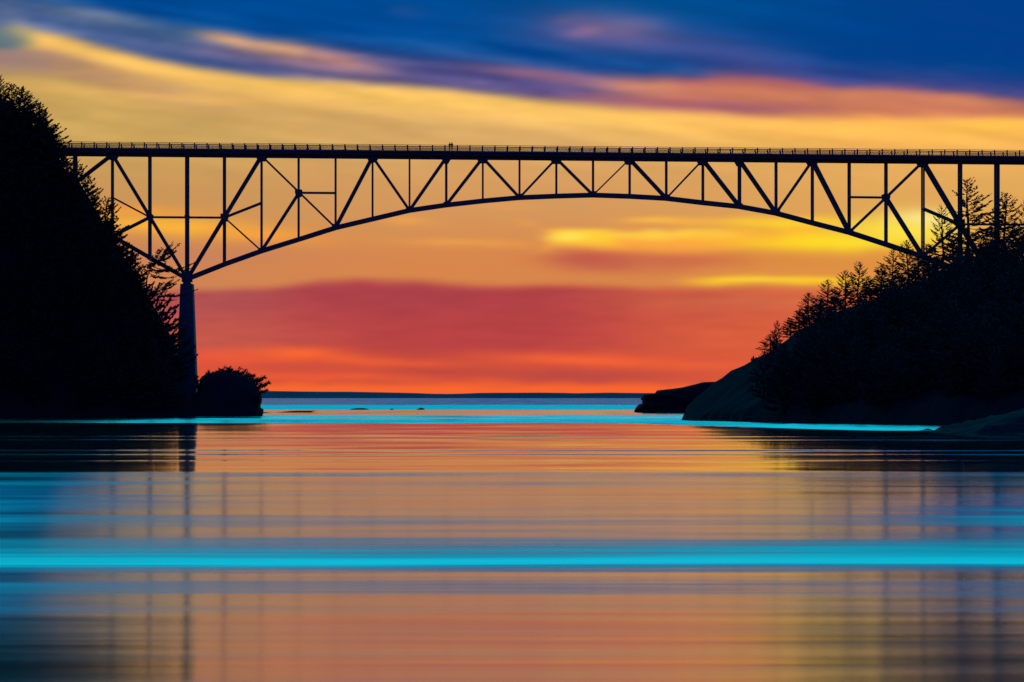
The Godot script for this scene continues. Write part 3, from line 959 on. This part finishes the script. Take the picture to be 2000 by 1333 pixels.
func _ready() -> void:
	var cam := Camera3D.new()
	cam.name = "camera"
	cam.position = Vector3(0, EYE, 0)
	cam.rotation = Vector3(pitch, 0, 0)
	cam.fov = rad_to_deg(2.0 * atan(666.5 / F))
	cam.near = 1.0
	cam.far = 80000.0
	add_child(cam)
	cam.current = true

	var env := Environment.new()
	env.background_mode = Environment.BG_SKY
	var sky := Sky.new()
	sky.sky_material = build_sky()
	env.sky = sky
	env.tonemap_mode = Environment.TONE_MAPPER_LINEAR
	env.tonemap_exposure = 1.0
	env.sdfgi_enabled = true
	env.ssao_enabled = true
	env.ssil_enabled = true
	var we := WorldEnvironment.new()
	we.name = "world_environment"
	we.environment = env
	add_child(we)

	# the sun has just gone down behind the right-hand shore: it lies below the sea horizon
	var sun := DirectionalLight3D.new()
	sun.name = "sun"
	sun.light_color = Color(1.0, 0.62, 0.32)
	sun.light_energy = 0.3
	sun.light_angular_distance = 0.5
	sun.shadow_enabled = true
	add_child(sun)
	sun.look_at_from_position(Vector3.ZERO, -Vector3(0.075, -0.02, -1.0), Vector3.UP)

	# materials
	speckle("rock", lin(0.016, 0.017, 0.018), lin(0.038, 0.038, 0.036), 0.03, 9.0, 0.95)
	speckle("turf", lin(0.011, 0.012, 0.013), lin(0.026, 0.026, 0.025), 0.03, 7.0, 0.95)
	speckle("needles", lin(0.045, 0.065, 0.040), lin(0.080, 0.110, 0.062), 0.03, 2.5, 0.85)
	speckle("bark", lin(0.040, 0.032, 0.026), lin(0.080, 0.062, 0.048), 0.04, 1.2, 0.95)
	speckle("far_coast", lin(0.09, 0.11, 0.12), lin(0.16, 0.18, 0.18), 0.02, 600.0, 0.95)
	for k in ["rock", "turf", "needles", "bark", "far_coast"]:
		mats[k].metallic_specular = 0.15
	mats["needles"].cull_mode = BaseMaterial3D.CULL_DISABLED
	var ppl := mat("people", Color.WHITE, 0.85)
	ppl.vertex_color_use_as_albedo = true

	# water
	structure("water", water_mesh(), water_material())

	# land
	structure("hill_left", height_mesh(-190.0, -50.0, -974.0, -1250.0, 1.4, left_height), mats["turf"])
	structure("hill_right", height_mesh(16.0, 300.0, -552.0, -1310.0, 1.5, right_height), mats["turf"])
	var coast := func(x: float, z: float) -> float:
		var px := 1000.0 + x * F / 12000.0
		var top := (HORIZON - smooth_curve([[300.0, 762.0], [520.0, 763.5], [650.0, 765.0], [770.0, 767.0], [880.0, 769.3], [930.0, 767.5], [1050.0, 767.0], [1130.0, 768.2], [1190.0, 766.8], [1260.0, 768.0], [1500.0, 766.0]], px)) * 12000.0 / F + EYE
		return (top + 1.2 * fine.get_noise_2d(x * 0.4, 3.0)) * smoothstep(-11700.0, -12000.0, z) - 0.5
	structure("far_coast", height_mesh(-1800.0, 1800.0, -11680.0, -12160.0, 40.0, coast), mats["far_coast"])
	var point := func(x: float, z: float) -> float:
		var d := -z
		var u := x - 45.6
		var ridge := 0.24 * maxf(u, 0.0) * (0.6 + 0.4 * smoothstep(0.0, 6.0, u))
		var f := smoothstep(519.0 - 2.0 * smoothstep(0.0, 10.0, u), 527.0, d) * (1.0 - smoothstep(545.0, 570.0, d))
		return minf(ridge, 9.0) * f - 0.4 + (0.7 * fine.get_noise_3d(x * 14.0, z * 14.0, 1.0) + 0.5 * absf(fine.get_noise_3d(x * 40.0, z * 40.0, 1.0))) * clampf(u * 0.3, 0.0, 1.0)
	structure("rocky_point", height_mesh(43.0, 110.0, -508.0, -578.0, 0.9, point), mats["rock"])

	# far headland beyond the bridge, with a stepped cliff at its end
	var hp := func(px: float, py: float) -> Vector2:
		var p := at(px, py, 1232.0)
		return Vector2(p.x, p.y)
	var far_land := []
	for s in [[812.0, 1238.0, 1500.0, 1.0], [803.0, 1239.0, 1500.0, 1.0], [795.0, 1243.0, 1500.0, 0.97], [791.0, 1247.0, 1500.0, 0.95], [788.5, 1254.5, 1500.0, 0.93], [780.0, 1255.0, 1500.0, 0.9], [773.5, 1256.0, 1500.0, 0.88], [771.5, 1259.0, 1500.0, 0.8], [769.5, 1278.0, 1500.0, 0.75], [766.5, 1281.0, 1500.0, 0.7], [763.0, 1294.0, 1500.0, 0.62], [759.5, 1315.0, 1500.0, 0.55], [757.0, 1334.0, 1500.0, 0.5], [753.5, 1347.0, 1500.0, 0.45], [749.5, 1364.0, 1500.0, 0.38], [746.8, 1378.0, 1500.0, 0.28], [746.0, 1398.0, 1500.0, 0.15]]:
		var l: Vector2 = hp.call(s[1], s[0])
		far_land.append([l.y, l.x, hp.call(s[2], s[0]).x, s[3]])
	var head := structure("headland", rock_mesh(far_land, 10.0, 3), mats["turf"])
	head.position.z = -1232.0

	# islet at the foot of the pier
	var isl := []
	for s in [[822.0, 335.0, 513.0, 1.0], [808.0, 337.0, 512.0, 1.0], [800.0, 350.0, 512.0, 0.98], [796.0, 362.0, 508.5, 0.95], [785.0, 372.0, 508.0, 0.95], [778.0, 378.0, 509.0, 0.93], [768.0, 384.0, 507.0, 0.9], [758.0, 388.0, 504.0, 0.86], [748.0, 390.5, 497.0, 0.8], [741.0, 392.0, 488.0, 0.7], [736.0, 395.0, 481.0, 0.6], [732.0, 402.0, 470.0, 0.48], [729.0, 413.0, 455.0, 0.35], [727.0, 424.0, 440.0, 0.2]]:
		var l := at(s[1], s[0], 992.0)
		isl.append([l.y, l.x, at(s[2], s[0], 992.0).x, s[3]])
	var islet := thing("rock_islet", "steep dark rock islet with scrub on top, beside the foot of the bridge pier", "rock", Vector3(0, 0, -992.0))
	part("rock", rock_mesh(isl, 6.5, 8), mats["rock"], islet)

	# half-drowned rocks out in the current
	for r in [[702.0, 800.6, 20.0, 1.4], [822.0, 800.4, 8.0, 1.6], [765.0, 800.4, 4.0, 0.9]]:
		var d := 1480.0
		var p := at(r[0], 800.0, d)
		var m: float = r[2] / F * d
		var big: bool = r[2] > 15.0
		var mid: bool = r[2] > 6.0
		var o := thing("drowned_rock", "long low black rock barely breaking the water beyond the bridge" if big else ("short humped black rock awash beyond the bridge" if mid else "tiny black rock just awash between two others beyond the bridge"), "rock", Vector3(p.x, 0, -d), "rocks awash beyond the bridge")
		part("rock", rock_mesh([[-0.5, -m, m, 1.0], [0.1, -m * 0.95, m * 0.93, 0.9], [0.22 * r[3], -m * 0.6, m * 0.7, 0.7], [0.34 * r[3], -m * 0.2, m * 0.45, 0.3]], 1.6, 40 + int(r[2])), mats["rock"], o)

	# bridge and the two people on it
	build_bridge()
	var deck := func(px: float, back: float) -> Vector3:
		return on_bridge(px, deck_low(px)) + Vector3.UP * 1.54 + BACK * back
	person(deck.call(878.2, -1.02), -0.5, "slim person in a dark coat standing at the bridge railing, short haired", Color(0.02, 0.02, 0.025), Color(0.015, 0.017, 0.025), false, 0.9)
	person(deck.call(882.6, -1.04), 0.35, "broader person with long hair in a dark jacket leaning on the bridge railing", Color(0.03, 0.02, 0.02), Color(0.02, 0.02, 0.024), true, 1.12)

	# trees
	kinds = {
		"sparse": conifer(11, 16.0, 4.6, 6.0, 0.24, 0.08, 0.02, 0.25, 0.6),
		"sparse_b": conifer(12, 14.0, 4.4, 7.0, 0.27, 0.05, -0.02, 0.0, 0.55),
		"dense": conifer(21, 12.0, 3.6, 9.0, 0.32, 0.02, 0.01, 0.0, 0.4),
		"dense_b": conifer(22, 11.0, 3.9, 8.5, 0.34, 0.02, -0.03, 0.1, 0.45),
		"dense_c": conifer(23, 13.0, 3.5, 9.0, 0.30, 0.03, 0.03, -0.1, 0.4),
		"open": conifer(31, 11.0, 4.4, 8.0, 0.30, 0.03, 0.05, 0.0, 0.55),
		"swept": conifer(41, 7.5, 4.4, 10.0, 0.30, 0.34, 0.42, 0.75, 0.6),
		"cliff": conifer(42, 7.0, 3.2, 8.0, 0.26, 0.05, 0.16, 0.55, 0.5),
		"bush": bush(51, 1.5, 1.5, 0.1),
		"bush_b": bush(52, 1.3, 1.2, 0.9),
		"bush_c": bush(53, 1.0, 0.9, 0.3)}
	plant_trees()

# which photograph row the tree line reaches at a column, so that the wood behind keeps below it
const LEFT_LINE := [[-400.0, 130.0], [0.0, 168.0], [40.0, 185.0], [80.0, 220.0], [112.0, 280.0], [130.0, 318.0], [150.0, 345.0], [170.0, 375.0], [190.0, 405.0], [205.0, 430.0], [222.0, 460.0], [240.0, 490.0], [265.0, 525.0], [290.0, 560.0], [318.0, 605.0], [335.0, 650.0], [342.0, 720.0], [348.0, 760.0], [352.0, 900.0]]
const RIGHT_LINE := [[1470.0, 760.0], [1476.0, 700.0], [1500.0, 668.0], [1540.0, 636.0], [1575.0, 600.0], [1610.0, 585.0], [1650.0, 570.0], [1700.0, 555.0], [1750.0, 525.0], [1800.0, 510.0], [1850.0, 490.0], [1900.0, 478.0], [1950.0, 470.0], [2000.0, 455.0], [2300.0, 420.0]]

func storey(g: float, low: float, high: float, a: String, b: String, c: String) -> String:
	return a if g < low else (b if g < high else c)

func plant_trees() -> void:
	rng.seed = 77
	var names := {"sparse": 16.0, "sparse_b": 14.0, "dense": 12.0, "dense_b": 11.0, "dense_c": 13.0, "open": 11.0, "swept": 7.5, "cliff": 7.0}
	# the trees whose tops stand against the sky: [column, row, distance, kind, girth, label]
	var edge_left := "dense dark fir on the crest of the left cliff, top against the sky"
	var edge_under := "dark fir clinging to the cliff below the left end of the deck"
	var edge_cliff := "small cliff conifer with branches reaching towards the concrete pier"
	var slope_right := "dark conifer on the slope of the right headland, top against the sky"
	var marks := [
		[0, 150, 992, "dense_c", 1.0, edge_left], [20, 165, 990, "dense", 1.0, edge_left], [37, 172, 991, "dense_b", 1.0, edge_left], [56, 180, 990, "dense_c", 1.0, edge_left], [74, 202, 990, "dense", 0.95, edge_left],
		[82, 217, 991, "dense_b", 0.9, edge_left], [92, 238, 990, "open", 0.9, edge_left], [100, 256, 989, "dense", 0.8, edge_left], [10, 200, 988, "dense_b", 1.0, edge_left], [46, 210, 988, "dense", 1.0, edge_left],
		[132, 316, 990, "dense_b", 0.8, edge_under], [152, 318, 990, "open", 0.8, edge_under], [171, 344, 991, "sparse_b", 0.8, edge_under], [180, 378, 990, "dense", 0.8, edge_under], [202, 390, 991, "open", 0.85, edge_under],
		[208, 430, 990, "dense_b", 0.8, edge_under], [222, 452, 990, "dense", 0.8, edge_under], [236, 476, 991, "open", 0.8, edge_under], [252, 492, 990, "dense_b", 0.8, edge_under], [268, 520, 990, "open", 0.8, edge_under],
		[290, 566, 991, "cliff", 0.9, edge_cliff], [304, 588, 990, "cliff", 0.9, edge_cliff], [314, 612, 991, "cliff", 0.9, edge_cliff], [320, 640, 990, "cliff", 0.9, edge_cliff], [324, 670, 991, "cliff", 0.9, edge_cliff], [329, 700, 991, "cliff", 0.8, edge_cliff],
		[1505, 652, 822, "dense", 1.0, "small rounded conifer standing lowest on the bare right headland slope"], [1517, 627, 824, "open", 0.5, "thin sapling poking up beside the lowest trees of the right headland"],
		[1545, 622, 822, "dense_b", 1.0, slope_right], [1562, 604, 826, "dense", 1.0, slope_right], [1581, 572, 826, "dense_c", 1.05, slope_right], [1600, 582, 822, "open", 1.0, slope_right], [1616, 547, 828, "sparse_b", 0.9, slope_right],
		[1634, 566, 824, "open", 1.0, slope_right], [1651, 529, 828, "sparse_b", 0.9, slope_right], [1677, 512, 832, "sparse_b", 1.0, slope_right], [1700, 540, 828, "open", 1.0, slope_right], [1722, 516, 832, "dense_c", 1.1, slope_right], [1746, 487, 836, "sparse", 1.0, slope_right],
		[1773, 470, 836, "sparse_b", 1.0, slope_right], [1795, 500, 832, "dense", 1.2, slope_right], [1815, 478, 838, "open", 1.1, slope_right], [1841, 404, 846, "sparse", 0.95, "slender open fir standing just before the tall steel tower post"],
		[1862, 470, 834, "dense_b", 1.2, slope_right], [1888, 352, 850, "sparse", 1.05, "tallest open-branched fir on the right, rising between the two tower posts"], [1912, 462, 836, "open", 1.3, slope_right], [1930, 480, 832, "dense_c", 1.2, slope_right],
		[1963, 379, 848, "sparse_b", 1.05, "fir with a thin spire just right of the last tower post"], [1945, 450, 838, "dense", 1.2, slope_right], [1985, 440, 836, "open", 1.2, slope_right], [2003, 394, 846, "sparse", 1.0, "fir cut by the picture edge, right of the spired fir"]]
	for m in marks:
		var d: float = m[2]
		var top := at(m[0], m[1], d)
		var ground := left_height(top.x, -d) if m[0] < 1000 else right_height(top.x, -d)
		var tall: float = maxf(top.y - ground, 3.0)
		var k: float = tall / names[m[3]]
		var spread: float = clampf(k, 0.65, 1.5) * m[4] * (1.25 if m[0] < 260 else 1.1) * rng.randf_range(0.85, 1.2)
		var windy: bool = m[3] in ["cliff", "swept"]
		var turn := 0.0 if windy else rng.randf() * TAU
		var label: String = m[5]
		var group := ""
		if label == edge_left:
			group = "firs along the left cliff crest"
		elif label == edge_under:
			group = "firs on the left cliff below the deck"
		elif label == edge_cliff:
			group = "cliff conifers by the pier"
		elif label == slope_right:
			group = "conifers along the right headland"
		var lean_x: float = {"cliff": 0.16, "open": 0.05, "dense_c": 0.03, "dense_b": -0.03}.get(m[3], 0.0) * tall if windy else 0.0
		plant("conifer", m[3], Vector3(top.x - lean_x * 0.5, ground - 0.1, -d), Vector3(spread, k, spread), turn, label, "tree", group)
	# the two wind-swept pines hanging out before the anchor span
	var pines := [[286.0, 560.0, 1.0, 1.05, "wind-swept pine leaning out from the left cliff across the bottom chord"], [292.0, 598.0, 0.62, 0.95, "lower wind-swept pine with a flat branch pointing at the pier top"]]
	for q in pines:
		var p := at(q[0], q[1], 988.0)
		var g := left_height(p.x, -988.0)
		plant("wind_swept_pine", "swept", Vector3(p.x, maxf(g, p.y) - 0.3 if g > p.y - 1.0 else p.y, -988.0), Vector3(q[3], q[2], 0.9), 0.0, q[4], "tree")
	# the wood behind and below
	var pool := ["dense", "dense_b", "dense_c", "open", "dense", "dense_b"]
	var spots: Array[Vector3] = []
	var tries := 0
	while spots.size() < 150 and tries < 9000:
		tries += 1
		var d := rng.randf_range(976.0, 996.0)
		var px := rng.randf_range(-60.0, 345.0)
		var p := at(px, 700.0, d)
		var g := left_height(p.x, -d)
		if g < 1.5:
			continue
		if d > 994.0 and d < 1009.0 and px < 480.0 and g > 36.0:
			continue
		var v := Vector3(p.x, g, -d)
		if spots.any(func(o: Vector3) -> bool: return o.distance_to(v) < 2.3):
			continue
		var kind: String = pool[rng.randi() % pool.size()]
		var k := rng.randf_range(0.55, 1.0)
		var top := pix(v + Vector3.UP * (names[kind] * k))
		var right := pix(v + Vector3(2.2 * k, names[kind] * k * 0.3, 0))
		if top.y < curve(LEFT_LINE, top.x) or right.y < curve(LEFT_LINE, right.x) or right.x > 346.0:
			continue
		spots.append(v)
		plant("conifer", kind, v - Vector3(0, 0.15, 0), Vector3(1.1, 1.0, 1.1) * k, rng.randf() * TAU, "dark conifer on the left cliff, " + storey(g, 14.0, 34.0, "low down just above the waterline", "halfway up the face", "high up near the level of the deck"), "tree", "wood on the left cliff")
	spots.clear()
	tries = 0
	while spots.size() < 150 and tries < 8000:
		tries += 1
		var px := rng.randf_range(1480.0, 2130.0)
		var d := rng.randf_range(600.0, 860.0)
		var p := at(px, 700.0, d)
		var g := right_height(p.x, -d)
		if g < 1.6:
			continue
		var v := Vector3(p.x, g, -d)
		if spots.any(func(o: Vector3) -> bool: return o.distance_to(v) < 3.2):
			continue
		var kind: String = pool[rng.randi() % pool.size()]
		var k := rng.randf_range(0.55, 1.05)
		var top := pix(v + Vector3.UP * (names[kind] * k))
		var left := pix(v + Vector3(-2.4 * k, names[kind] * k * 0.35, 0))
		if top.y < curve(RIGHT_LINE, top.x) or left.y < curve(RIGHT_LINE, left.x) - 12.0:
			continue
		spots.append(v)
		plant("conifer", kind, v - Vector3(0, 0.15, 0), Vector3(1.15, 1.0, 1.15) * k, rng.randf() * TAU, "dark conifer on the right headland, " + storey(g, 6.0, 14.0, "low down just above the waterline", "halfway up the slope", "high up behind the arch springing"), "tree", "wood on the right headland")
	# scrub on the islet and at the foot of the pier
	for q in [[408.0, 731.0, "bush_c", 0.9, 0.0], [425.0, 729.5, "bush_c", 0.9, 1.0], [438.0, 729.0, "bush", 1.0, 0.4], [452.0, 732.0, "bush", 1.15, 2.0], [466.0, 735.0, "bush", 1.2, 0.0], [480.0, 739.0, "bush_c", 1.4, 0.5], [490.0, 747.0, "bush_b", 1.3, 0.0], [499.0, 757.0, "bush_b", 1.25, 0.1], [503.0, 768.0, "bush_b", 0.9, 0.0]]:
		var p := at(q[0], q[1], 992.0)
		var hang: bool = q[2] == "bush_b"
		plant("scrub_bush", q[2], p - Vector3(0, 0.2, 0), Vector3.ONE * q[3], q[4], "wind-shorn bush overhanging the seaward edge of the rock islet" if hang else "low bush on the flat top of the rock islet", "bush", "bushes over the islet's edge" if hang else "bushes on the islet top")
	for q in [[384.5, 752.0], [383.5, 742.0], [381.5, 734.0]]:
		var p := at(q[0], q[1] + 6.0, 990.0)
		plant("scrub_bush", "bush_c", p, Vector3(0.5, 0.8, 0.5), 0.3, "small scrubby bush clinging beside the foot of the concrete pier", "bush", "scrub at the pier foot")
	# one bare shrub on the open rock of the right headland
	var b := at(1472.0, 704.0, 818.0)
	plant("scrub_bush", "bush_c", Vector3(b.x, right_height(b.x, -818.0), -818.0), Vector3(0.5, 0.7, 0.5), 0.0, "tiny bush on the bare rock just below the lowest trees of the right headland", "bush")
